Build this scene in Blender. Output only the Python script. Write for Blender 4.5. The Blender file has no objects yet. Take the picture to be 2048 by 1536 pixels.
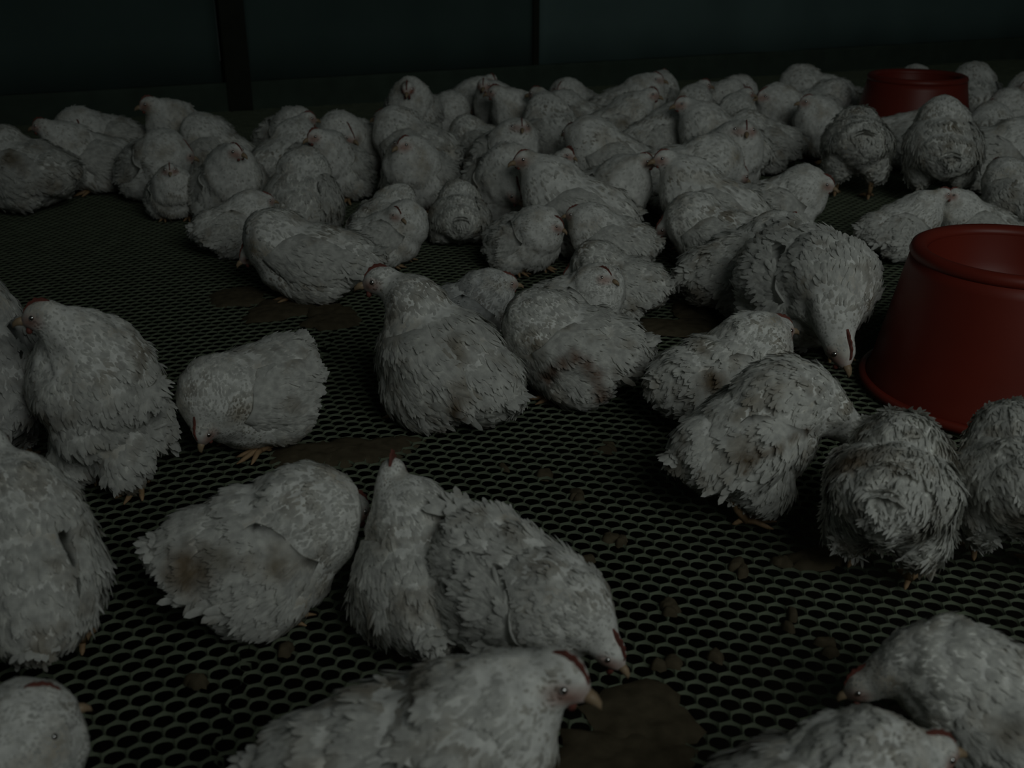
import bpy, bmesh, math, random
import numpy as np
from mathutils import Vector, Matrix, Euler, noise
from mathutils.bvhtree import BVHTree

C = bpy.context.scene.collection
SC = bpy.context.scene
R = math.radians
V = Vector

# ------------------------------------------------------------------ camera, world, lights, exposure
CAM_H, FPX, PITCH = 0.75, 2150.0, R(23.3)
cam_data = bpy.data.cameras.new('camera')
cam_data.sensor_width = 36.0
cam_data.lens = FPX / 2048 * 36.0
cam_data.clip_start = 0.02
cam_data.dof.use_dof = True
cam_data.dof.focus_distance = 1.75
cam_data.dof.aperture_fstop = 6.5
camera = bpy.data.objects.new('camera', cam_data)
C.objects.link(camera)
camera.location = (0, 0, CAM_H)
camera.rotation_euler = (R(90) - PITCH, 0, 0)
SC.camera = camera

world = bpy.data.worlds.new('world')
SC.world = world
world.use_nodes = True
bg = world.node_tree.nodes['Background']
bg.inputs[0].default_value = (0.80, 1.0, 0.95, 1)
bg.inputs[1].default_value = 0.010

def area_light(name, loc, target, size, power, color):
    d = bpy.data.lights.new(name, 'AREA')
    d.shape = 'RECTANGLE'; d.size, d.size_y = size
    d.energy = power; d.color = color
    d.spread = R(125)
    o = bpy.data.objects.new(name, d); C.objects.link(o)
    o.location = loc
    o.rotation_euler = (V(target) - V(loc)).to_track_quat('-Z', 'Y').to_euler()
    return o
area_light('unseen_soft_light', (1.5, -1.0, 2.15), (1.2, 2.5, 0.0), (2.1, 1.5), 9.6, (0.93, 1.0, 0.96))  # broad soft source, unseen, above and behind the camera
bulb = bpy.data.lights.new('shed_bulb', 'POINT')
bulb.energy = 1.2; bulb.shadow_soft_size = 0.03; bulb.color = (1.0, 0.98, 0.9)
bulb_o = bpy.data.objects.new('shed_bulb', bulb); C.objects.link(bulb_o)
bulb_o.location = (0.45, -0.35, 1.5)

SC.view_settings.view_transform = 'Standard'
SC.view_settings.look = 'None'
SC.view_settings.gamma = 1.0
SC.view_settings.use_curve_mapping = False
SC.view_settings.exposure = 0.0

# ------------------------------------------------------------------ helpers
def at(px, py, z=0.0):
    """point of the plane at height z seen at photo pixel (px, py)"""
    v = V(((px - 1024) / FPX, -(py - 768) / FPX, -1.0))
    v.rotate(Euler((R(90) - PITCH, 0, 0)))
    t = (z - CAM_H) / v.z
    return V((v.x * t, v.y * t, z))

def tag(o, label=None, cat=None, group=None, kind=None):
    if label: o['label'] = label
    if cat: o['category'] = cat
    if group: o['group'] = group
    if kind: o['kind'] = kind
    return o

def link(name, mesh, parent=None, mat=None):
    o = bpy.data.objects.new(name, mesh)
    C.objects.link(o)
    if parent is not None: o.parent = parent
    if mat is not None and mesh is not None:
        mesh.materials.clear(); mesh.materials.append(mat)
    return o

def empty(name, loc=(0, 0, 0), rz=0.0, s=1.0):
    o = bpy.data.objects.new(name, None); C.objects.link(o)
    o.empty_display_size = 0.05
    o.location = loc; o.rotation_euler = (0, 0, rz); o.scale = (s, s, s)
    return o

def mesh_np(name, verts, faces, smooth=True, tint=None):
    me = bpy.data.meshes.new(name)
    me.from_pydata([tuple(v) for v in np.asarray(verts, float).tolist()], [], [tuple(f) for f in faces])
    if smooth:
        me.polygons.foreach_set('use_smooth', [True] * len(me.polygons))
    if tint is not None:
        set_tint(me, tint)
    me.update()
    return me

def set_tint(me, tint):
    a = me.color_attributes.new('tint', 'FLOAT_COLOR', 'POINT')
    t = np.ones((len(me.vertices), 4), np.float32)
    t[:, :3] = tint
    a.data.foreach_set('color', t.ravel())

def lathe(profile, n=48, closed=False):
    vs, fs = [], []
    m = len(profile)
    for i in range(n):
        a = 2 * math.pi * i / n
        for r, z in profile:
            vs.append((r * math.cos(a), r * math.sin(a), z))
    for i in range(n):
        j = (i + 1) % n
        for k in range(m - 1 + (1 if closed else 0)):
            k2 = (k + 1) % m
            fs.append((i * m + k, j * m + k, j * m + k2, i * m + k2))
    return vs, fs

def tube(points, radii, n=6):
    vs, fs = [], []
    P = [V(p) for p in points]
    for i, p in enumerate(P):
        d = (P[min(i + 1, len(P) - 1)] - P[max(i - 1, 0)]).normalized()
        u = d.cross(V((0.13, 0.97, 0.2))).normalized(); w = d.cross(u)
        for k in range(n):
            a = 2 * math.pi * k / n
            vs.append(p + (u * math.cos(a) + w * math.sin(a)) * radii[i])
    for i in range(len(P) - 1):
        for k in range(n):
            k2 = (k + 1) % n
            fs.append((i * n + k, i * n + k2, (i + 1) * n + k2, (i + 1) * n + k))
    fs.append(tuple(range(n - 1, -1, -1)))
    fs.append(tuple((len(P) - 1) * n + k for k in range(n)))
    return vs, fs

def merge(parts):
    vs, fs = [], []
    for v, f in parts:
        o = len(vs)
        vs += [tuple(x) for x in v]
        fs += [tuple(i + o for i in q) for q in f]
    return vs, fs

# ------------------------------------------------------------------ materials
def new_mat(name):
    m = bpy.data.materials.new(name); m.use_nodes = True
    nt = m.node_tree
    return m, nt, nt.nodes['Principled BSDF']

def plain(name, col, rough=0.6, spec=0.3, scale=40.0, var=0.25):
    m, nt, b = new_mat(name)
    tc = nt.nodes.new('ShaderNodeTexCoord')
    nz = nt.nodes.new('ShaderNodeTexNoise'); nz.inputs['Scale'].default_value = scale
    nz.inputs['Detail'].default_value = 4
    mr = nt.nodes.new('ShaderNodeMapRange')
    mr.inputs['To Min'].default_value = 1 - var; mr.inputs['To Max'].default_value = 1 + var
    mx = nt.nodes.new('ShaderNodeVectorMath'); mx.operation = 'SCALE'
    mx.inputs[0].default_value = col
    nt.links.new(tc.outputs['Object'], nz.inputs['Vector'])
    nt.links.new(nz.outputs['Fac'], mr.inputs['Value'])
    nt.links.new(mr.outputs['Result'], mx.inputs['Scale'])
    nt.links.new(mx.outputs['Vector'], b.inputs['Base Color'])
    b.inputs['Roughness'].default_value = rough
    b.inputs['Specular IOR Level'].default_value = spec
    return m

def feather_mat(name, translucent):
    m, nt, b = new_mat(name)
    N, L = nt.nodes, nt.links
    tc = N.new('ShaderNodeTexCoord'); oi = N.new('ShaderNodeObjectInfo')
    at_ = N.new('ShaderNodeAttribute'); at_.attribute_name = 'tint'
    off = N.new('ShaderNodeVectorMath'); off.operation = 'ADD'
    rs = N.new('ShaderNodeMath'); rs.operation = 'MULTIPLY'; rs.inputs[1].default_value = 37.0
    L.new(oi.outputs['Random'], rs.inputs[0])
    L.new(tc.outputs['Object'], off.inputs[0]); L.new(rs.outputs[0], off.inputs[1])
    n1 = N.new('ShaderNodeTexNoise'); n1.inputs['Scale'].default_value = 13.0; n1.inputs['Detail'].default_value = 3
    n2 = N.new('ShaderNodeTexNoise'); n2.inputs['Scale'].default_value = 70.0; n2.inputs['Detail'].default_value = 2
    L.new(off.outputs[0], n1.inputs['Vector']); L.new(off.outputs[0], n2.inputs['Vector'])
    r1 = N.new('ShaderNodeMapRange'); r1.inputs['From Min'].default_value = 0.53; r1.inputs['From Max'].default_value = 0.78
    L.new(n1.outputs['Fac'], r1.inputs['Value'])
    dirt = N.new('ShaderNodeMixRGB'); dirt.blend_type = 'MIX'
    dirt.inputs['Color1'].default_value = (0.80, 0.80, 0.76, 1)
    dirt.inputs['Color2'].default_value = (0.40, 0.35, 0.27, 1)
    L.new(r1.outputs['Result'], dirt.inputs['Fac'])
    fine = N.new('ShaderNodeMapRange'); fine.inputs['To Min'].default_value = 0.78; fine.inputs['To Max'].default_value = 1.12
    fine.inputs['From Min'].default_value = 0.3; fine.inputs['From Max'].default_value = 0.7
    L.new(n2.outputs['Fac'], fine.inputs['Value'])
    ms = N.new('ShaderNodeVectorMath'); ms.operation = 'SCALE'
    L.new(dirt.outputs[0], ms.inputs[0]); L.new(fine.outputs['Result'], ms.inputs['Scale'])
    mt = N.new('ShaderNodeVectorMath'); mt.operation = 'MULTIPLY'
    L.new(ms.outputs[0], mt.inputs[0]); L.new(at_.outputs['Color'], mt.inputs[1])
    L.new(mt.outputs[0], b.inputs['Base Color'])
    b.inputs['Roughness'].default_value = 0.9
    b.inputs['Specular IOR Level'].default_value = 0.08
    if translucent:
        tr = N.new('ShaderNodeBsdfTranslucent'); L.new(mt.outputs[0], tr.inputs['Color'])
        mxs = N.new('ShaderNodeMixShader'); mxs.inputs[0].default_value = translucent
        L.new(b.outputs[0], mxs.inputs[1]); L.new(tr.outputs[0], mxs.inputs[2])
        L.new(mxs.outputs[0], N['Material Output'].inputs['Surface'])
    return m

DOWN = feather_mat('white_down', 0.0)
FEATHER = feather_mat('white_feather', 0.38)
RED_SKIN = plain('red_comb_skin', (0.17, 0.055, 0.042), 0.55, 0.3, 90)
HORN = plain('yellow_horn', (0.33, 0.24, 0.15), 0.45, 0.35, 80)
LEG = plain('yellow_leg_skin', (0.36, 0.235, 0.13), 0.6, 0.25, 90)
m, nt, b = new_mat('dark_eye')
b.inputs['Base Color'].default_value = (0.03, 0.014, 0.008, 1); b.inputs['Roughness'].default_value = 0.10
b.inputs['Specular IOR Level'].default_value = 1.0; b.inputs['IOR'].default_value = 2.8
EYE = m
RED_PLASTIC = plain('red_plastic', (0.17, 0.021, 0.011), 0.45, 0.4, 9, 0.22)
NET = plain('dirty_green_plastic', (0.115, 0.135, 0.092), 0.75, 0.1, 25, 0.5)
MANURE = plain('dry_manure', (0.085, 0.07, 0.045), 0.95, 0.05, 60, 0.55)
PIT = plain('dark_pit_soil', (0.02, 0.018, 0.014), 0.95, 0.05, 5, 0.4)
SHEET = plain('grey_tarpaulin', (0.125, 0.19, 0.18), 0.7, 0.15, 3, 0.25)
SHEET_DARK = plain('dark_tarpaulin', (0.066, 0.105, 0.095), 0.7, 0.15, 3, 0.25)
KICK = plain('grey_kick_board', (0.062, 0.085, 0.066), 0.9, 0.05, 12, 0.3)
TIMBER = plain('dark_timber', (0.03, 0.034, 0.026), 0.9, 0.05, 12, 0.4)

# ------------------------------------------------------------------ setting
def grid_mesh(name, x0, x1, y0, y1, nx, ny, fz):
    vs = [(x0 + (x1 - x0) * i / nx, y0 + (y1 - y0) * j / ny, 0) for j in range(ny + 1) for i in range(nx + 1)]
    vs = [(x, y, fz(x, y)) for x, y, _ in vs]
    fs = [(j * (nx + 1) + i, j * (nx + 1) + i + 1, (j + 1) * (nx + 1) + i + 1, (j + 1) * (nx + 1) + i)
          for j in range(ny) for i in range(nx)]
    return mesh_np(name, vs, fs)

ground = link('ground', grid_mesh('ground', -6, 6, -3, 9, 40, 40,
              lambda x, y: -0.5 + 0.05 * noise.noise(V((x * 2, y * 2, 0)))), None, PIT)
tag(ground, 'dark litter pit under the slatted net floor', None, None, 'structure')

PITCH_A, ROW = 0.0233, 0.0202
def sag(x, y):
    return 0.004 * math.sin(2.3 * x + 1.1 * y) + 0.003 * math.sin(5.1 * y - 1.7 * x)

def net_sheet(rot, keep, near):
    """hexagonal holes in staggered rows; strands are ridges with the hole edge lower"""
    ca, sa = math.cos(rot), math.sin(rot)
    I = np.arange(-420, 420); J = np.arange(-420, 420)
    ii, jj = np.meshgrid(I, J)
    u = (ii + 0.5 * (jj % 2)) * PITCH_A; v = jj * ROW
    X = (u * ca - v * sa).ravel(); Y = (u * sa + v * ca).ravel() + 2.5
    lim = 0.54 * Y + 0.55
    ok = (Y > 0.62) & (Y < 6.6) & (np.abs(X) < lim) & keep(X, Y)
    ok &= (Y < 2.35) if near else (Y >= 2.35)
    X, Y = X[ok], Y[ok]
    if near:
        ang = np.radians(np.arange(12) * 30 + 30)          # corners and edge middles
        rad = np.where(np.arange(12) % 2 == 0, ROW * 2 / 3, PITCH_A / 2)
        hx, hy = 0.0102, 0.0090
        inner = np.stack([np.sign(np.cos(ang)) * np.abs(np.cos(ang)) ** 0.85 * hx,
                          np.sign(np.sin(ang)) * np.abs(np.sin(ang)) ** 0.85 * hy], 1)
    else:
        ang = np.radians(np.arange(6) * 60 + 30)
        rad = np.full(6, ROW * 2 / 3)
        inner = np.stack([np.cos(ang) * 0.0112, np.sin(ang) * 0.0104], 1)
    outer = np.stack([np.cos(ang) * rad, np.sin(ang) * rad], 1)
    n = len(ang)
    ring = np.concatenate([outer, inner]) @ np.array([[ca, sa], [-sa, ca]])
    P = np.zeros((len(X), 2 * n, 3))
    P[:, :, 0] = X[:, None] + ring[None, :, 0]; P[:, :, 1] = Y[:, None] + ring[None, :, 1]
    P[:, :, 2] = 0.004 * np.sin(2.3 * P[:, :, 0] + 1.1 * P[:, :, 1]) + 0.003 * np.sin(5.1 * P[:, :, 1] - 1.7 * P[:, :, 0])
    P[:, n:, 2] -= 0.0028
    P[:, :, 2] -= 0.006
    k = np.arange(n); k2 = (k + 1) % n
    quad = np.stack([k, k2, n + k2, n + k], 1)
    F = (quad[None] + (np.arange(len(X)) * 2 * n)[:, None, None]).reshape(-1, 4)
    V3 = P.reshape(-1, 3)
    me = bpy.data.meshes.new('plastic_net')
    me.vertices.add(len(V3)); me.vertices.foreach_set('co', V3.ravel().astype(np.float32))
    me.loops.add(F.size); me.loops.foreach_set('vertex_index', F.ravel().astype(np.int32))
    me.polygons.add(len(F)); me.polygons.foreach_set('loop_start', (np.arange(len(F)) * 4).astype(np.int32))
    me.update(calc_edges=True); me.validate()
    me.polygons.foreach_set('use_smooth', [True] * len(me.polygons))
    return me

seam = lambda X, Y: X > -0.30 - 0.06 * (Y - 1.0)
floor = empty('floor'); tag(floor, 'open plastic net floor with hexagonal holes', None, None, 'structure')
for rot, keep in ((R(-9.5), seam), (R(16), lambda X, Y: ~seam(X, Y))):
    for near in (True, False):
        tag(link('plastic_net', net_sheet(rot, keep, near), floor, NET), kind='stuff')

# back wall: runs away to the right, sheets nailed between posts over a dark kick board
W0, W1 = V((-1.23, 4.75, 0)), V((1.82, 6.15, 0))
WD = (W1 - W0).normalized(); WN = V((WD.y, -WD.x, 0))           # towards the camera
def wall_s(px, py=90):
    v = V(((px - 1024) / FPX, -(py - 768) / FPX, -1.0)); v.rotate(Euler((R(90) - PITCH, 0, 0)))
    t = (W0.x * WN.x + W0.y * WN.y) / (v.x * WN.x + v.y * WN.y)
    return (V((v.x * t, v.y * t, 0)) - W0).dot(WD)
wall_back = empty('wall_back', W0, math.atan2(WD.y, WD.x))
tag(wall_back, 'dim back wall of tarpaulin sheets between posts', None, None, 'structure')
def wall_sheet(name, s0, s1, z0, z1, y, mat, amp, depth=0.01):
    nx, nz = 60, 12
    vs, fs = [], []
    for side in (0, 1):
        for j in range(nz + 1):
            for i in range(nx + 1):
                s = s0 + (s1 - s0) * i / nx; z = z0 + (z1 - z0) * j / nz
                w = amp * noise.noise(V((s * 3.2, z * 0.5, y * 40 + s0))) if amp else 0
                vs.append((s, y + w + side * depth, z))
    st = (nx + 1) * (nz + 1)
    for j in range(nz):
        for i in range(nx):
            a = j * (nx + 1) + i
            fs.append((a, a + 1, a + nx + 2, a + nx + 1))
            fs.append((st + a, st + a + nx + 1, st + a + nx + 2, st + a + 1))
    for i in range(nx):
        fs.append((i, st + i, st + i + 1, i + 1))
        t = nz * (nx + 1)
        fs.append((t + i, t + i + 1, st + t + i + 1, st + t + i))
    for j in range(nz):
        a = j * (nx + 1); bb = a + nx
        fs.append((a, a + nx + 1, st + a + nx + 1, st + a)); fs.append((bb, st + bb, st + bb + nx + 1, bb + nx + 1))
    return link(name, mesh_np(name, vs, fs), wall_back, mat)
sp0, sp1, sp2 = wall_s(442), wall_s(490), wall_s(1072)
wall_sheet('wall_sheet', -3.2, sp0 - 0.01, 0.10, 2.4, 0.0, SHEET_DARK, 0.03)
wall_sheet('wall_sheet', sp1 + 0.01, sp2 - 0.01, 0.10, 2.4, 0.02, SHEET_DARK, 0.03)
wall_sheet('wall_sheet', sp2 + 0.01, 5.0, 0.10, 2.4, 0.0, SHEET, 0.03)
wall_sheet('post', sp0, sp1, -0.1, 2.4, -0.05, TIMBER, 0, 0.1)
wall_sheet('post', sp2 - 0.012, sp2 + 0.012, -0.1, 2.4, -0.01, TIMBER, 0, 0.06)
bb_ = wall_sheet('baseboard_back', -3.2, 5.0, -0.1, 0.115, -0.03, KICK, 0, 0.03)
bb_.parent = None; bb_.location = W0; bb_.rotation_euler = wall_back.rotation_euler
tag(bb_, 'dark kick board along the foot of the back wall', None, None, 'structure')

# ------------------------------------------------------------------ red feeders
def make_feeder():
    root = empty('poultry_feeder')
    prof = [(0.214, 0.0), (0.215, 0.012), (0.2085, 0.028), (0.1965, 0.09), (0.1830, 0.16), (0.1722, 0.215), (0.168, 0.236)]
    inner = [(r - 0.004, z) for r, z in prof[::-1]]
    v, f = lathe(prof + inner, 64, True)
    body = link('hopper', mesh_np('hopper', v, f), root, RED_PLASTIC)
    lip = [(0.168, 0.232), (0.171, 0.240), (0.168, 0.249), (0.160, 0.253), (0.150, 0.251), (0.143, 0.245), (0.142, 0.236), (0.150, 0.230)]
    v, f = lathe(lip, 64, True)
    link('rim', mesh_np('rim', v, f), root, RED_PLASTIC)
    cone = [(0.142, 0.238), (0.138, 0.19), (0.120, 0.13), (0.06, 0.11), (0.028, 0.115), (0.0, 0.118)]
    v, f = lathe(cone, 64)
    link('inner_cone', mesh_np('inner_cone', v, f), root, RED_PLASTIC)
    ringp = [(0.214, -0.001), (0.224, 0.002), (0.226, 0.014), (0.216, 0.018), (0.212, 0.01)]
    v, f = lathe(ringp, 64, True)
    link('foot_ring', mesh_np('foot_ring', v, f), root, RED_PLASTIC)
    return root

def copy_tree(o, parent=None):
    c = o.copy(); C.objects.link(c)
    if parent is not None: c.parent = parent
    for ch in o.children: copy_tree(ch, c)
    return c

feeder_near = make_feeder()
p = at(1985, 778); feeder_near.location = p
tag(feeder_near, 'large red plastic tub feeder in front, cut by the frame edge', 'feeder', 'red tub feeders')
feeder_far = copy_tree(feeder_near)
feeder_far.location = at(1815, 292); feeder_far.rotation_euler[2] = 0.7
tag(feeder_far, 'small looking red tub feeder far back among the dim flock', 'feeder', 'red tub feeders')
FEEDERS = [feeder_near.location.copy(), feeder_far.location.copy()]

# ------------------------------------------------------------------ chickens
def ellipsoid(bm, c, r, rot=None):
    M = Matrix.Translation(c)
    if rot is not None: M = M @ rot
    M = M @ Matrix.Diagonal((r[0], r[1], r[2], 1.0))
    bmesh.ops.create_icosphere(bm, subdivisions=3, radius=1.0, matrix=M)

def cards(P, N, D, L, W, tilt, curl, rng):
    """leaf shaped feather cards laid over a surface"""
    n = len(P)
    D = D - N * (D * N).sum(1, keepdims=True)
    D /= np.linalg.norm(D, axis=1, keepdims=True) + 1e-9
    S = np.cross(D, N)
    yaw = rng.normal(0, 0.28, n)[:, None]
    D2 = D * np.cos(yaw) + S * np.sin(yaw); S = np.cross(D2, N)
    t = (tilt * (0.6 + 0.8 * rng.random(n)))[:, None]
    Dt = D2 * np.cos(t) + N * np.sin(t); Nt = N * np.cos(t) - D2 * np.sin(t)
    L = L[:, None]; W = W[:, None]
    v = np.empty((n, 7, 3))
    v[:, 0] = P - N * 0.0015
    v[:, 1] = P + Dt * L * 0.5 - S * W - Nt * W * 0.22
    v[:, 2] = P + Dt * L * 0.5 + S * W - Nt * W * 0.22
    v[:, 3] = P + Dt * L * 0.5 + Nt * W * 0.12
    v[:, 4] = P + Dt * L * 0.86 - S * W * 0.72 - Nt * L * curl * 0.8
    v[:, 5] = P + Dt * L * 0.86 + S * W * 0.72 - Nt * L * curl * 0.8
    v[:, 6] = P + Dt * L - Nt * L * curl
    f = np.array([(0, 1, 3), (0, 3, 2), (1, 4, 3), (3, 5, 2), (4, 6, 3), (3, 6, 5)])[:, ::-1]
    F = (f[None] + (np.arange(n) * 7)[:, None, None]).reshape(-1, 3)
    return v.reshape(-1, 3), F

POSES = {                       # head position, head yaw/pitch, trunk pitch, raise
    'up':    dict(hp=(0.125, 0, 0.285), hd=(0, -4), tp=20, raise_=0.0),
    'mid':   dict(hp=(0.150, 0, 0.235), hd=(0, -6), tp=10, raise_=0.0),
    'tuck':  dict(hp=(0.135, 0, 0.195), hd=(0, -10), tp=8, raise_=0.0),
    'down':  dict(hp=(0.205, 0, 0.075), hd=(0, -42), tp=-2, raise_=0.0),
    'sleep': dict(hp=(0.165, 0, 0.115), hd=(25, -30), tp=4, raise_=0.0),
    'stand': dict(hp=(0.150, 0, 0.345), hd=(0, -6), tp=14, raise_=0.085),
    'feed':  dict(hp=(0.225, 0, 0.130), hd=(0, -48), tp=-6, raise_=0.085),
}

def build_chicken(pose='mid', seed=0, nf=2200, hp=None, hd=None, tp=None, fat=1.10, ruffle=1.0, raise_=None, neck_r=1.0, stains_and_shade=(),
                  tail_len=1.0, comb=0.8, length=0.86, voxel=0.0068, face_red=1.0):
    rng = np.random.default_rng(seed)
    Pz = POSES[pose]
    hp = V(hp or Pz['hp']); hy, hpit = hd or Pz['hd']; tp = R(Pz['tp'] if tp is None else tp)
    standing = Pz['raise_'] > 0; up = Pz['raise_'] if raise_ is None else raise_
    rough = 1 + 0.35 * (ruffle - 1)
    T = Matrix.Translation((0, 0, 0.098 + up)) @ Matrix.Rotation(-tp, 4, 'Y')
    Trot = Matrix.Rotation(-tp, 4, 'Y')
    bm = bmesh.new()
    def trunk(c, r, rot=0):
        ellipsoid(bm, T @ V((c[0] * length, c[1] * fat, c[2])), (r[0] * length, r[1] * fat, r[2]), Trot @ Matrix.Rotation(-R(rot), 4, 'Y'))
    trunk((0, 0, 0), (0.140, 0.100, 0.100))
    trunk((0.062, 0, -0.006), (0.084, 0.092, 0.094))
    trunk((-0.085, 0, 0.010), (0.085, 0.082, 0.076))
    trunk((-0.142, 0, 0.026), (0.044, 0.036, 0.030), 18)
    for s in (-1, 1):
        if standing:
            trunk((-0.015, s * 0.056, -0.060), (0.066, 0.046, 0.070))
            ellipsoid(bm, V((-0.030, s * 0.055, 0.098)), (0.030, 0.026, 0.042))
        else:
            trunk((-0.005, s * 0.062, -0.045), (0.090, 0.052, 0.056))
    # neck
    s0 = T @ V((0.085 * length, 0, 0.035))
    face = V((math.cos(R(hy)) * math.cos(R(hpit)), math.sin(R(hy)) * math.cos(R(hpit)), math.sin(R(hpit))))
    c1 = s0 + (T.to_3x3() @ V((0.04, 0, 0.05)))
    c2 = hp - face * 0.035 + V((0, 0, -0.045 if hp.z > s0.z else 0.01))
    neck = []
    for i in range(11):
        t = i / 10
        q = s0 * (1 - t) ** 3 + c1 * 3 * t * (1 - t) ** 2 + c2 * 3 * t * t * (1 - t) + (hp - face * 0.008) * t ** 3
        rr = 0.068 * neck_r * (1 - t) ** 1.25 + 0.0265
        neck.append((q, rr))
        bmesh.ops.create_icosphere(bm, subdivisions=2, radius=rr, matrix=Matrix.Translation(q))
    fq = face.to_track_quat('X', 'Z').to_matrix().to_4x4()
    ellipsoid(bm, hp, (0.034, 0.0255, 0.0275), fq)
    ellipsoid(bm, hp + face * 0.020 - fq.to_3x3() @ V((0, 0, 0.004)), (0.021, 0.0150, 0.0165), fq)
    me = bpy.data.meshes.new('raw'); bm.to_mesh(me); bm.free()
    ob = bpy.data.objects.new('raw', me); C.objects.link(ob)
    mo = ob.modifiers.new('r', 'REMESH'); mo.mode = 'VOXEL'; mo.voxel_size = voxel
    ms = ob.modifiers.new('s', 'SMOOTH'); ms.factor = 0.55; ms.iterations = 7
    dg = bpy.context.evaluated_depsgraph_get()
    body = bpy.data.meshes.new_from_object(ob.evaluated_get(dg))
    bpy.data.objects.remove(ob); bpy.data.meshes.remove(me)
    body.name = 'body'
    nv = len(body.vertices)
    co = np.empty(nv * 3, np.float32); body.vertices.foreach_get('co', co); co = co.reshape(-1, 3).astype(float)
    no = np.empty(nv * 3, np.float32); body.vertices.foreach_get('normal', no); no = no.reshape(-1, 3).astype(float)
    hpn = np.array(hp); fn = np.array(face)
    dh = np.linalg.norm(co - hpn, axis=1)
    amp = np.clip((dh - 0.03) / 0.05, 0, 1)
    so = V((seed * 3.7, seed * 1.3, 0))
    nz = np.array([noise.noise(V(c) * 17 + so) * 0.0062 + noise.noise(V(c) * 46 + so) * 0.0034 for c in co])
    co += no * (nz * amp * ruffle)[:, None]
    co[:, 2] = np.maximum(co[:, 2], 0.001 + 0.002 * np.abs(np.sin(co[:, 0] * 90)))
    body.vertices.foreach_set('co', co.ravel().astype(np.float32))
    body.polygons.foreach_set('use_smooth', [True] * len(body.polygons)); body.update()
    body.vertices.foreach_get('normal', (buf := np.empty(nv * 3, np.float32))); no = buf.reshape(-1, 3).astype(float)
    bvh = BVHTree.FromPolygons([V(c) for c in co], [tuple(p.vertices) for p in body.polygons])

    # face skin, stains and painted shade, shared by skin and plumage
    side = np.array(fq.to_3x3() @ V((0, 1, 0))); upv = np.array(fq.to_3x3() @ V((0, 0, 1)))
    def tint_of(P):
        t = np.ones((len(P), 3))
        q = P - (hpn + fn * 0.016)
        e = np.sqrt(((q @ fn) / 0.022) ** 2 + ((q @ side) / 0.04) ** 2 + (((q @ upv) + 0.002) / 0.014) ** 2)
        w = np.clip(1.35 - e, 0, 1)[:, None] * face_red
        t = t * (1 - w) + np.array((0.52, 0.25, 0.20)) * w
        for c, r, col in stains_and_shade:
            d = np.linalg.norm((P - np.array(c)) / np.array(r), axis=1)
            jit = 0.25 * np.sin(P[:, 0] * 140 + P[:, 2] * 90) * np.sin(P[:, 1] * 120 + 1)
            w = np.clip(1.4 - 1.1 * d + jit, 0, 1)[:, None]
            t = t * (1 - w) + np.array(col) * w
        return t
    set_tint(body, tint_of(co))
    # spine for the lie of the feathers (head to tail)
    spine = [np.array(hp + face * 0.03), np.array(hp)] + [np.array(q) for q, _ in neck[::-2]]
    for x, z in ((0.03, 0.03), (-0.05, 0.03), (-0.12, 0.035), (-0.2, 0.045)):
        spine.append(np.array(T @ V((x * length, 0, z))))
    spine = np.array(spine)
    seg = np.linspace(0, len(spine) - 1.001, 60)
    sp = np.array([spine[int(a)] * (1 - a % 1) + spine[int(a) + 1] * (a % 1) for a in seg])
    st = np.gradient(sp, axis=0); st /= np.linalg.norm(st, axis=1, keepdims=True)
    hd_w = np.array([np.linalg.norm(q - hpn) for q in sp])
    def lie(P):
        k = ((P[:, None] - sp[None]) ** 2).sum(2).argmin(1)
        d = st[k].copy()
        bodyness = np.clip((hd_w[k] - 0.06) / 0.08, 0, 1)
        d[:, 2] -= 0.42 * bodyness
        return d, hd_w[k]
    # scatter the plumage over the skin
    tri = [p for p in body.polygons]
    ar = np.array([p.area for p in tri]); idx = rng.choice(len(tri), nf, p=ar / ar.sum())
    fc = np.array([[co[i] for i in (tri[k].vertices[0], tri[k].vertices[1], tri[k].vertices[2])] for k in idx])
    bw = rng.dirichlet((1, 1, 1), nf)
    Pp = (fc * bw[:, :, None]).sum(1)
    Nn = np.array([tri[k].normal for k in idx])
    D, hdw = lie(Pp)
    face_d = np.linalg.norm(Pp - (hpn + fn * 0.024), axis=1)
    ok = (face_d > 0.021) & (Pp[:, 2] > 0.006)
    Pp, Nn, D, hdw = Pp[ok], Nn[ok], D[ok], hdw[ok]
    g = np.clip((hdw - 0.02) / 0.13, 0, 1)
    n = len(Pp)
    Lg = (0.009 + 0.021 * g) * rng.uniform(0.75, 1.25, n)
    if ruffle > 1.5: Lg *= 1.3
    Wd = (0.0021 + 0.0021 * g) * (0.8 if ruffle > 1.5 else 1) * rng.uniform(0.8, 1.2, n)
    wild = (rng.random(n) < 0.06 * ruffle)
    tilt = (0.03 + 0.07 * rng.random(n)) * rough + wild * 0.12
    pv, pf = cards(Pp, Nn, D, Lg, Wd, tilt, 0.12, rng)
    pv[:, 2] = np.maximum(pv[:, 2], 0.0015)
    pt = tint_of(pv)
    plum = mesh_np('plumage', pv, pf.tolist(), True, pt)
    gn = np.empty(len(pv) * 3, np.float32); plum.vertices.foreach_get('normal', gn); gn = gn.reshape(-1, 3)
    nn = np.repeat(Nn, 7, 0) * 0.62 + gn * 0.38                     # soft, downy shading
    nn /= np.linalg.norm(nn, axis=1, keepdims=True) + 1e-9
    plum.normals_split_custom_set_from_vertices(nn.tolist())

    out = dict(body=body, plumage=plum, wings=[], eyes=[], legs=[], wattles=[])
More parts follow.
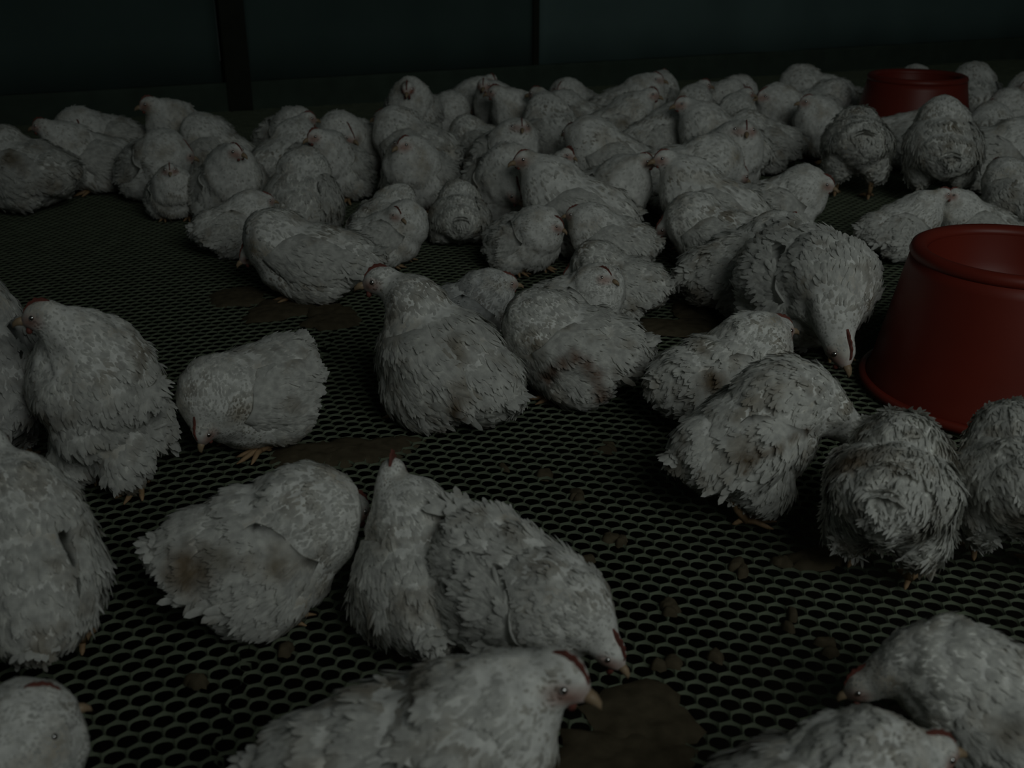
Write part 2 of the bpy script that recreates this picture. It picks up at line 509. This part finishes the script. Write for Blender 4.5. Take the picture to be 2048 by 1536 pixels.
    # wings, fitted to the flank
    for s in (-1, 1):
        nu, nvv = 16, 9
        G = np.zeros((nu + 1, nvv + 1, 3)); off = np.zeros((nu + 1, nvv + 1), bool)
        for i in range(nu + 1):
            u = i / nu
            cx = 0.088 - 0.236 * u; cz = 0.034 - 0.030 * u
            hw = np.interp(u, [0, .08, .25, .5, .75, .92, 1], [.020, .042, .060, .060, .044, .024, .008])
            for j in range(nvv + 1):
                v = -1 + 2 * j / nvv
                loc = T @ V((cx * length - 0.018 * v * (1 - u), 0, cz + hw * v * 0.95))
                h = bvh.ray_cast(V((loc.x, s * 0.4, loc.z)), V((0, -s, 0)))
                yb = abs(h[0].y) if h[0] is not None else 0.0
                off[i, j] = h[0] is None
                if u > 0.78: yb = max((abs(h[0].y) if h[0] is not None else 0.0) - (u - 0.78) * 0.09, 0.0)
                bulge = 0.0035 + 0.0125 * (1 - v * v) ** 0.8 * min(1, u * 5 + .25) * (1 - 0.5 * u)
                G[i, j] = (loc.x, s * (yb + bulge), loc.z)
        vs = G.reshape(-1, 3)
        ins = vs.copy(); ins[:, 1] -= s * 0.005
        mcol = nvv + 1
        fs = []
        o2 = len(vs)
        for i in range(nu):
            for j in range(nvv):
                a = i * mcol + j
                if off[i:i + 2, j:j + 2].any(): continue          # nothing to lie on there
                q = (a, a + 1, a + mcol + 1, a + mcol)
                q2 = tuple(x + o2 for x in q)
                fs.append(q if s > 0 else q[::-1]); fs.append(q2[::-1] if s > 0 else q2)
        rim = [j for j in range(mcol)] + [i * mcol + nvv for i in range(1, nu + 1)] + \
              [nu * mcol + j for j in range(nvv - 1, -1, -1)] + [i * mcol for i in range(nu - 1, 0, -1)]
        for a, b2 in zip(rim, rim[1:] + rim[:1]):
            if not (off.ravel()[a] or off.ravel()[b2]): fs.append((a, a + o2, b2 + o2, b2))
        allv = np.concatenate([vs, ins]); allf = [tuple(x) for x in fs]
        # coverts and flight feathers
        nc = max(80, nf // 8)
        uu = rng.random(nc) ** 0.8 * 0.82; vvv = rng.uniform(-1, 1, nc)
        ii = np.clip(uu * nu, 0, nu - 1.01); jj2 = np.clip((vvv + 1) / 2 * nvv, 0, nvv - 1.01)
        i0, j0 = ii.astype(int), jj2.astype(int)
        good = ~(off[i0, j0] | off[np.minimum(i0 + 1, nu), j0] | off[i0, np.minimum(j0 + 1, nvv)])
        i0, j0, ii, jj2, uu = i0[good], j0[good], ii[good], jj2[good], uu[good]; nc = len(i0)
        P0 = G[i0, j0] + (G[np.minimum(i0 + 1, nu), j0] - G[i0, j0]) * (ii % 1)[:, None] + (G[i0, np.minimum(j0 + 1, nvv)] - G[i0, j0]) * (jj2 % 1)[:, None]
        tu = G[np.minimum(i0 + 1, nu), j0] - G[i0, j0]; tv = G[i0, np.minimum(j0 + 1, nvv)] - G[i0, j0]
        Nw = np.cross(tu, tv) * s; Nw = Nw / (np.linalg.norm(Nw, axis=1, keepdims=True) + 1e-9)
        Nw[Nw[:, 1] * s < 0] *= -1
        Dw = tu + np.array((0, 0, -0.003))
        Lw = rng.uniform(0.020, 0.034, nc) + 0.022 * uu; Ww = rng.uniform(0.0030, 0.0046, nc)
        cv, cf = cards(P0, Nw, Dw, Lw, Ww, np.full(nc, 0.045) * rough, 0.05, rng)
        nfl = 15
        uf = np.linspace(0.34, 0.90, nfl); iff = (uf * nu).astype(int)
        iff = iff[~off[iff, 2]]; nfl = len(iff)
        P1 = G[iff, np.full(nfl, 2)]; D1 = np.tile(np.array(T.to_3x3() @ V((-1, 0, -0.10))), (nfl, 1))
        N1 = np.tile(np.array((0, s, 0.15)), (nfl, 1)); N1 /= np.linalg.norm(N1, axis=1, keepdims=True)
        fv, ff = cards(P1, N1, D1, rng.uniform(0.030, 0.050, nfl), rng.uniform(0.0065, 0.0085, nfl), np.full(nfl, 0.06) * rough, 0.03, rng)
        wv, wf = merge([(allv, allf), (cv, cf.tolist()), (fv, ff.tolist())])
        wv = np.array(wv); wv[:, 2] = np.maximum(wv[:, 2], 0.002)
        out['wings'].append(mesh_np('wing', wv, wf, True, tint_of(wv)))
    # tail
    nt_ = 13
    base = T @ V((-0.172 * length, 0, 0.040))
    az = np.linspace(-0.75, 0.75, nt_); Pt, Dt, Nt = [], [], []
    for a in az:
        d = T.to_3x3() @ V((-math.cos(a), math.sin(a) * 0.75, 0.28 - 0.25 * abs(a)))
        Pt.append(base + V((0.012, math.sin(a) * 0.018, 0.004 * math.cos(a)))); Dt.append(d.normalized())
        Nt.append((T.to_3x3() @ V((0.25, math.sin(a) * 0.7, 1))).normalized())
    tv1, tf1 = cards(np.array(Pt), np.array(Nt), np.array(Dt), rng.uniform(0.026, 0.042, nt_) * tail_len, rng.uniform(.007, .0105, nt_), np.full(nt_, .05), 0.08, rng)
    tv2, tf2 = cards(np.array(Pt) + np.array((0.008, 0, 0.006)), np.array(Nt), np.array(Dt), rng.uniform(0.020, 0.034, nt_), rng.uniform(.007, .010, nt_), np.full(nt_, .16), 0.1, rng)
    tv, tf = merge([(tv1, tf1.tolist()), (tv2, tf2.tolist())])
    tv = np.array(tv); tv[:, 2] = np.maximum(tv[:, 2], 0.002)
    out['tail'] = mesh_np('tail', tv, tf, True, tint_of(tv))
    # head furniture
    M3 = fq.to_3x3()
    loc = lambda x, y, z: hp + M3 @ V((x, y, z))
    h = bvh.ray_cast(loc(0.2, 0, -0.004), -face)
    bx = (h[0] - hp).dot(face) if h[0] is not None else 0.036
    bp = [loc(bx - 0.006, 0, -0.003), loc(bx + 0.004, 0, -0.003), loc(bx + 0.011, 0, -0.0055), loc(bx + 0.016, 0, -0.011)]
    out['beak'] = mesh_np('beak', *tube(bp, [0.0082, 0.0068, 0.0045, 0.0010], 8))
    for s in (-1, 1):
        o = loc(0.012, s * 0.15, 0.005); h = bvh.ray_cast(o, M3 @ V((0, -s, 0)))
        ep = (h[0] if h[0] is not None else loc(0.012, s * 0.02, 0.005)) - M3 @ V((0, s * 0.0016, 0))
        bm = bmesh.new(); bmesh.ops.create_uvsphere(bm, u_segments=12, v_segments=8, radius=0.0047, matrix=Matrix.Translation(ep))
        em = bpy.data.meshes.new('eye'); bm.to_mesh(em); bm.free()
        em.polygons.foreach_set('use_smooth', [True] * len(em.polygons)); out['eyes'].append(em)
        wp = [loc(bx - 0.012, s * 0.0065, -0.012), loc(bx - 0.011, s * 0.0075, -0.018), loc(bx - 0.011, s * 0.0075, -0.024 * (0.6 + 0.4 * comb)), loc(bx - 0.011, s * 0.007, -0.027 * (0.6 + 0.4 * comb))]
        out['wattles'].append(mesh_np('wattle', *tube(wp, [0.003, 0.005, 0.0048, 0.001], 7)))
    top = []
    prof = [(0.030, 0.000), (0.027, 0.006), (0.021, 0.005), (0.017, 0.011), (0.011, 0.008), (0.006, 0.014), (0.000, 0.009), (-0.005, 0.012), (-0.012, 0.005), (-0.017, 0.000)]
    vs, fs = [], []
    for s in (-1, 1):
        for x, z in prof:
            q = loc(x, 0, 0.2); h = bvh.ray_cast(q, -(M3 @ V((0, 0, 1))))
            hz = 0.2 - h[3] if h[0] is not None else 0.02
            th = 0.0022 * (1 - z * 20)
            vs.append(loc(x, s * max(th, 0.0012), hz + z * comb * 0.62))
        for x, z in prof:
            q = loc(x, 0, 0.2); h = bvh.ray_cast(q, -(M3 @ V((0, 0, 1))))
            hz = 0.2 - h[3] if h[0] is not None else 0.02
            vs.append(loc(x, s * 0.0028, hz - 0.004))
    k = len(prof)
    for i in range(k - 1):
        fs.append((i, i + 1, k + i + 1, k + i)); fs.append((2 * k + i, 3 * k + i, 3 * k + i + 1, 2 * k + i + 1))
        fs.append((i, 2 * k + i, 2 * k + i + 1, i + 1))
    out['comb'] = mesh_np('comb', vs, fs, False)
    # legs
    for s in (-1, 1):
        parts = []
        if standing:
            dx = 0.016 * s
            ank = V((0.004 + dx, s * 0.055, 0.012))
            parts.append(tube([(-0.028 + dx * .3, s * 0.055, 0.10), (-0.034 + dx * .5, s * 0.055, 0.072), (-0.016 + dx, s * 0.055, 0.038), ank], [.011, .0105, .0078, .0085], 8))
        else:
            dx = 0.010 * s
            ank = V((0.030 + dx, s * 0.050, 0.009))
            parts.append(tube([(-0.01, s * 0.055, 0.026), (0.015, s * 0.055, 0.014), ank], [.009, .008, .007], 8))
        for a, ln in ((-28, .052), (2, .062), (32, .052), (172, .026)):
            d = V((math.cos(R(a)), math.sin(R(a)), 0))
            parts.append(tube([ank, ank + d * ln * .35 + V((0, 0, .001)), ank + d * ln * .75 - V((0, 0, .006)), ank + d * ln - V((0, 0, .009))], [.0075, .0062, .0048, .0015], 6))
        v, f = merge(parts)
        v = [(x, y, max(z, 0.0005)) for x, y, z in v]
        out['legs'].append(mesh_np('leg', v, f))
    return out

def place_chicken(meshes, loc, rz, s, label, group=None, detail=True):
    root = empty('chicken', loc, rz, s)
    tag(root, label, 'chicken', group)
    bd = link('body', meshes['body'], root, DOWN)
    tag(link('plumage', meshes['plumage'], bd, FEATHER), kind='stuff')
    for w in meshes['wings']: link('wing', w, root, FEATHER)
    link('tail', meshes['tail'], root, FEATHER)
    link('beak', meshes['beak'], root, HORN); link('comb', meshes['comb'], root, RED_SKIN)
    for w in meshes['wattles']: link('wattle', w, root, RED_SKIN)
    for e in meshes['eyes']: link('eye', e, root, EYE)
    for l in meshes['legs']: link('leg', l, root, LEG)
    return root

BROWN = (0.36, 0.28, 0.20); GREY = (0.5, 0.47, 0.42); PINK = (0.36, 0.25, 0.20)
G_NEAR = 'white chickens resting on the open floor'
HEROES = [
 # px, py, heading, pose, scale, label, options
 (847.6, 1250.8, 103, 'up', 0.642, 'white chicken seen from behind, red comb raised above the front cluster', dict(hp=(0.125, 0.03, 0.25), hd=(-20, 2), comb=2.4, tail_len=1.0)),
 (1032.3, 1323.8, -48, 'sleep', 0.64, 'white chicken with ragged raised tail and lowered red-faced head, front cluster', dict(hp=(0.20, 0.01, 0.135), hd=(12, -35), tp=-15, raise_=0.05, length=0.98, fat=1.0, ruffle=1.35, tail_len=1.5, comb=1.2)),
 (809.9, 1700.1, 4, 'mid', 0.81, 'largest white chicken at the bottom edge, beak pointing right over brown litter', dict(hp=(0.165, 0, 0.225), hd=(-30, -20), ruffle=1.3, tp=6)),
 (525.8, 1207.6, 12, 'sleep', 0.751, 'white chicken lying behind the front cluster, shade painted at its shoulder', dict(stains_and_shade=[((-0.10, -0.09, 0.13), (.045, .05, .04), BROWN), ((-0.05, -0.1, 0.15), (.03, .05, .02), GREY)], hp=(0.15, 0.03, 0.14))),  # brown and grey tints paint the shade on its flank
 (1987.8, 1527.5, 168, 'sleep', 0.64, 'white chicken cut by the frame edge, lowered head pointing at the bare net', dict(hp=(0.20, 0, 0.115), hd=(0, -35), ruffle=1.4, stains_and_shade=[((0.09, -0.05, 0.14), (.035, .06, .04), GREY)])),
 (1585.8, 1789.5, 14, 'tuck', 0.699, 'white chicken along the bottom edge, back and raised head just in view', dict(hp=(0.155, 0, 0.185), ruffle=1.3)),
 (1758.4, 1148.9, 65, 'feed', 0.64, 'shaggy white standing chicken with loose hanging feathers beside the near feeder', dict(ruffle=1.55, stains_and_shade=[((-0.05, 0.07, 0.24), (.04, .05, .06), BROWN), ((-0.1, -0.06, 0.18), (.04, .05, .05), GREY)])),
 (2008.1, 1125.9, 80, 'feed', 0.64, 'shaggy white chicken at the frame edge, behind the ruffled standing one', dict(ruffle=1.52)),
 (1484.2, 1022.0, 8, 'feed', 0.707, 'smooth white standing chicken stepping towards the near red feeder', dict(hp=(0.22, 0, 0.14), tp=25, raise_=0.06, stains_and_shade=[((x, -.10, z), (r_, .08, r_ * .7), BROWN) for x, z, r_ in ((-.050, .150, .012), (-.045, .172, .018), (-.02, .187, .016), (.01, .198, .014), (.04, .206, .012), (.07, .212, .010))])),  # darkness of the wing crease painted as a brown line
 (1430.8, 845.1, 20, 'tuck', 0.766, 'ragged white chicken half hidden behind the smooth standing chicken', dict(ruffle=1.4, stains_and_shade=[((-0.07, -0.09, 0.14), (.025, .05, .025), BROWN)])),
 (1598.0, 704.7, -80, 'feed', 1.0, 'plump white chicken with head lowered at the near red feeder', dict(hp=(0.19, -0.02, 0.085), hd=(15, -45), tp=-10, raise_=0.04)),
 (1481.4, 613.0, 20, 'tuck', 0.831, 'white chicken behind the plump feeding chicken, folded wing showing', dict(ruffle=1.3, length=1.0)),
 (893.5, 827.4, 146, 'up', 0.925, 'white chicken sitting upright with long stretched neck, seen from behind', dict(hp=(0.138, 0.0, 0.225), hd=(30, -12), neck_r=.60, fat=1.0, tp=24, tail_len=1.1, ruffle=.8, stains_and_shade=[((-0.09, 0.09, 0.06), (.012, .04, .04), BROWN)])),
 (1154.6, 785.0, 172, 'sleep', 0.79, 'white chicken with a brown arch shaped patch on its wing', dict(hp=(0.12, -0.06, 0.17), hd=(-70, -20), stains_and_shade=[((x, .10, z), (.017, .08, .017), PINK) for x, z in ((.058, .072), (.045, .095), (.022, .115), (-.004, .130), (-.030, .112), (-.046, .088), (-.056, .062), (-.060, .036))])),  # pinkish brown tint laid in an arch over the wing
 (1145.3, 675.9, -15, 'mid', 0.64, 'white chicken looking right with bright eye, behind the one with brown wing patch', dict(hp=(0.09, -0.03, 0.215), hd=(-20, -10))),
 (1241.4, 629.4, 160, 'sleep', 0.645, 'white chicken resting with tail pointing at the bare net, mid floor', dict()),
 (923.8, 693.1, 8, 'tuck', 0.64, 'white chicken darkened with painted shade behind the long-necked chicken', dict(stains_and_shade=[((0.0, -0.1, 0.1), (.2, .2, .2), (0.62, .63, .65))])),  # whole bird tinted grey to stand for shade
 (630.4, 589.3, 176, 'sleep', 0.814, 'clean white chicken lying side-on at the front of the back flock', dict(hp=(0.165, 0.0, 0.11), ruffle=.8, length=1.04, fat=1.0)),
 (776.6, 525.8, -8, 'mid', 0.64, 'white chicken with a bright eye peering out behind the clean side-on chicken', dict(hp=(0.05, -0.05, 0.20), hd=(-40, -15))),
 (525.0, 880.6, -132, 'down', 0.736, 'smooth white chicken alone on the net, head bowed to the floor', dict(hp=(0.150, 0.03, 0.095), hd=(10, -62), ruffle=.6, tp=-16, raise_=0.015, tail_len=.6, comb=.5, fat=1.05)),
 (238.7, 961.1, -102, 'stand', 0.803, 'white chicken with a dark eye and hunched ruffled neck near the frame edge', dict(hp=(0.085, -0.03, 0.345), hd=(-72, -8), raise_=0.035, tp=46, fat=.86, neck_r=1.25, ruffle=1.3)),
 (-12.2, 942.7, 120, 'stand', 0.873, 'shaded white chicken at the frame edge, neck raised above its neighbour', dict(hp=(0.10, 0.0, 0.36), tp=30, stains_and_shade=[((0.0, 0, 0.1), (.2, .2, .2), (0.75, .75, .77))])),  # overall grey tint paints the shadow it stands in
 (96.7, 1301.6, 112, 'stand', 0.678, 'large white chicken seen from the rear at the left frame edge', dict(hp=(0.12, 0.03, 0.33), tp=34, raise_=0.06, fat=1.0, ruffle=1.1)),
 (-33.0, 1697.8, 30, 'tuck', 0.64, 'white chicken in the bottom left corner, cut by the frame edge', dict(hp=(0.10, 0, 0.19))),
 (1788.0, 510.0, 0, 'mid', 0.64, 'white chicken just behind the near red feeder, pale head facing right', dict()),
 (1945.0, 506.0, 172, 'mid', 0.64, 'white chicken behind the near feeder rim with bright eye and white neck', dict(hp=(0.11, 0.03, 0.23), hd=(15, -10))),
 (1547.4, 475.3, -12, 'mid', 0.787, 'white chicken with large bright eye and red face in the right back flock', dict(hp=(0.14, -0.02, 0.19), hd=(-20, -18))),
 (1432.1, 542.0, 155, 'sleep', 0.771, 'white chicken in front of the red-faced bright-eyed one', dict()),
 (1702.6, 394.8, 80, 'feed', 0.843, 'white chicken standing with back turned, dark gap under it, before far feeder', dict()),
 (1868.2, 409.1, 80, 'stand', 0.893, 'broad white chicken standing between the far feeder and the near feeder', dict(hp=(0.13, 0, 0.29))),
 (2027.8, 451.0, 110, 'tuck', 0.725, 'white chicken at the right frame edge above the near feeder', dict()),
 (1526.2, 339.0, 178, 'tuck', 0.818, 'round white chicken facing left with red comb, just before the dark back wall flock', dict(hp=(0.165, 0.02, 0.16), hd=(20, -10), comb=1.4)),
 (1225.5, 542.3, 170, 'tuck', 0.675, 'white chicken with a dark hooked gap by its neck, mid flock', dict()),
 (830.1, 317.3, -92, 'stand', 0.842, 'white chicken standing tall facing the viewer, red face, before dark post', dict(hp=(0.155, 0, 0.30), hd=(0, -22), comb=1.5, face_red=1.3)),
 (609.1, 460.5, 90, 'tuck', 0.834, 'white chicken seen from the rear with two dark wing lines', dict(tp=18)),
 (469.4, 506.0, 20, 'tuck', 0.64, 'white chicken at the left end of the flock front row', dict()),
 (354.8, 434.2, -75, 'tuck', 0.64, 'white chicken facing forward in the dim left back with pale breast', dict(hp=(0.12, 0, 0.23))),
 (72.1, 413.4, 165, 'sleep', 0.973, 'white chicken lying alone at the far left frame edge', dict()),
 (1048.2, 537.9, -50, 'tuck', 0.68, 'white chicken with bright eye and ruddy face by the dark floor gap', dict(hp=(0.145, 0.01, 0.185), hd=(25, -25))),
 (770.5, 493.2, 60, 'sleep', 0.64, 'white chicken with turned back wedged behind the clean side-on one', dict()),
 (920.6, 484.8, 95, 'sleep', 0.64, 'white chicken with turned back above the dark floor gap', dict()),
 (1099.6, 413.8, -60, 'tuck', 0.687, 'white chicken with red comb and very bright eye in the mid flock', dict(comb=1.8, hp=(0.13, 0, 0.24), hd=(20, -15))),
 (966.3, 337.2, 150, 'sleep', 0.734, 'plump white chicken right behind the tall standing one', dict()),
]
placed = []
for i, (px, py, hd_, pose, s, label, opt) in enumerate(HEROES):
    big = py > 600
    msh = build_chicken(pose, seed=i + 1, nf=8000 if big else 3200, voxel=0.0066 if big else 0.0085, **opt)
    loc = at(px, py)
    place_chicken(msh, loc, R(hd_), s, label)
    placed.append((loc.x, loc.y, s, R(hd_)))

# the packed flock behind: a few built birds copied part by part
KINDS = [build_chicken(po, seed=100 + k, nf=1700, voxel=0.0095, **{'comb': 0.5, **op}) for k, (po, op) in enumerate([
    ('tuck', dict()), ('mid', dict(hd=(35, -8))), ('sleep', dict()), ('mid', dict(hd=(-30, -5), hp=(0.12, 0, 0.22))), ('tuck', dict(tp=16, hd=(-50, -10))),
    ('tuck', dict(ruffle=1.5)), ('mid', dict(hd=(-40, -10), comb=0.8)), ('sleep', dict(hp=(0.12, 0.05, 0.15), hd=(80, -20)))])]
protos = [None] * len(KINDS)
rnd = random.Random(11)
ZONES = [  # polygon in photo pixels of the ground they stand on, group, label
 ([(190, 380), (200, 340), (440, 335), (480, 370), (470, 440), (300, 410)], 'dim flock at the left before the wall', 'in the dim left flock'),
 ([(500, 350), (560, 330), (740, 330), (860, 360), (860, 480), (700, 470), (640, 420), (470, 440)], 'flock left of the floor gap', 'in the flock below the post'),
 ([(870, 285), (900, 268), (1250, 256), (1480, 248), (1480, 330), (1100, 345), (900, 340)], 'rearmost flock along the wall', 'in the rearmost flock'),
 ([(870, 340), (1480, 330), (1440, 500), (1340, 520), (1180, 510), (1120, 480), (870, 480)], 'flock in the middle of the floor', 'in the mid floor flock'),
 ([(1480, 310), (1480, 246), (2200, 232), (2200, 440), (1980, 420), (1790, 350)], 'flock around the far feeder', 'near the far feeder'),
]
def inside(poly, x, y):
    c = False
    for (x0, y0), (x1, y1) in zip(poly, poly[1:] + poly[:1]):
        if (y0 > y) != (y1 > y) and x < (x1 - x0) * (y - y0) / (y1 - y0) + x0: c = not c
    return c
def crowded(a, b):
    if (a[0] - b[0]) ** 2 + (a[1] - b[1]) ** 2 > 0.2: return False
    ca = [(a[0] + math.cos(a[3]) * o * a[2], a[1] + math.sin(a[3]) * o * a[2]) for o in (-0.08, 0.0, 0.09)]
    cb = [(b[0] + math.cos(b[3]) * o * b[2], b[1] + math.sin(b[3]) * o * b[2]) for o in (-0.08, 0.0, 0.09)]
    lim = (0.098 * (a[2] + b[2]) * 0.84) ** 2
    return any((x - u) ** 2 + (y - v) ** 2 < lim for x, y in ca for u, v in cb)
for poly, grp, label in ZONES:
    xs = [q[0] for q in poly]; ys = [q[1] for q in poly]
    made = []
    for _ in range(7000):
        px = rnd.uniform(min(xs), max(xs)); py = rnd.uniform(min(ys), max(ys))
        if not inside(poly, px, py): continue
        q = at(px, py)
        if (q - W0).dot(WN) < 0.24: continue
        if any((q.x - f.x) ** 2 + (q.y - f.y) ** 2 < 0.36 ** 2 for f in FEEDERS): continue
        k = rnd.randrange(len(KINDS)); s = rnd.uniform(0.84, 0.98); rz = rnd.uniform(0, 2 * math.pi)
        if any(crowded((q.x, q.y, s, rz), o) for o in placed): continue
        if protos[k] is None:
            protos[k] = place_chicken(KINDS[k], q, rz, s, label, grp)
        else:
            c = copy_tree(protos[k]); c.location = q; c.rotation_euler[2] = rz; c.scale = (s, s, s)
            tag(c, label, 'chicken', grp)
        made.append((px, protos[k] if len([m for m in made if m[1] is protos[k]]) == 0 and protos[k].location == q else c, math.degrees(rz) % 360))
        placed.append((q.x, q.y, s, rz))
    ORD = ['first', 'second', 'third', 'fourth', 'fifth', 'sixth', 'seventh', 'eighth', 'ninth', 'tenth', 'eleventh', 'twelfth', 'thirteenth', 'fourteenth', 'fifteenth', 'sixteenth']
    views = {}
    for px, o, a in sorted(made, key=lambda m: m[0]):
        w = 'facing right' if a < 45 or a >= 315 else 'seen from behind' if a < 135 else 'facing left' if a < 225 else 'facing the viewer'
        views.setdefault(w, []).append(o)
    for w, os_ in views.items():
        for n_, o in enumerate(os_):
            o['label'] = ('white chicken %s, %s, %s from the left' % (w, label, ORD[min(n_, 15)])) if len(os_) > 1 else 'the only white chicken %s, %s' % (w, label)
print('chickens', len(placed))

# ------------------------------------------------------------------ dry manure caked on the net
def crust(cx, cy, rx, ry, seed, rot=0.0, n=40):
    vs, fs = [], []
    rings = 8
    vs.append((cx, cy, 0.004))
    for i in range(1, rings + 1):
        for k in range(n):
            a = 2 * math.pi * k / n
            w = 1 + 0.45 * noise.noise(V((math.cos(a) * 1.6 + seed, math.sin(a) * 1.6, seed * .7))) + 0.2 * noise.noise(V((math.cos(a) * 6, math.sin(a) * 6 + seed, 0)))
            t = i / rings
            x0, y0 = rx * w * t * math.cos(a), ry * w * t * math.sin(a)
            x = cx + x0 * math.cos(rot) - y0 * math.sin(rot); y = cy + x0 * math.sin(rot) + y0 * math.cos(rot)
            z = (0.0035 * (1 - t ** 3) - 0.006 * t ** 6) + 0.004 * noise.noise(V((x * 60, y * 60, seed)))
            vs.append((x, y, z))
    for k in range(n):
        fs.append((0, 1 + k, 1 + (k + 1) % n))
    for i in range(rings - 1):
        for k in range(n):
            a, b2 = 1 + i * n + k, 1 + i * n + (k + 1) % n
            fs.append((a, a + n, b2 + n, b2))
    return vs, fs
parts = []
for j, (px, py, rx, ry, rot) in enumerate([(1290, 1440, .055, .06, .3), (1230, 1520, .07, .05, 0), (720, 895, .09, .05, .15), (610, 905, .05, .05, 0),
        (560, 615, .08, .07, .1), (480, 590, .06, .06, .0), (660, 630, .06, .08, 0), (1350, 650, .10, .05, 0), (1640, 1110, .05, .03, .2), (1390, 620, .05, .06, .2)]):
    q = at(px, py); parts.append(crust(q.x, q.y, rx, ry, j + 1, rot))
rn2 = random.Random(5)
for (px, py) in [(1230, 1075), (1160, 1110), (1590, 1240), (1440, 1300), (1350, 1210), (1600, 1215), (1100, 940), (1160, 985), (1220, 895), (990, 930), (1330, 1320), (380, 1365), (560, 1290), (1480, 1130), (1550, 1110), (1660, 1290)]:
    for _ in range(rn2.randint(1, 3)):
        q = at(px + rn2.uniform(-18, 18), py + rn2.uniform(-10, 10))
        parts.append(crust(q.x, q.y, rn2.uniform(.006, .016), rn2.uniform(.006, .013), rn2.uniform(0, 50), rn2.uniform(0, 3), 14))
v, f = merge(parts)
tag(link('manure_crust', mesh_np('manure_crust', v, f), None, MANURE), 'dry brown manure caked over holes of the net floor', 'manure', None, 'stuff')
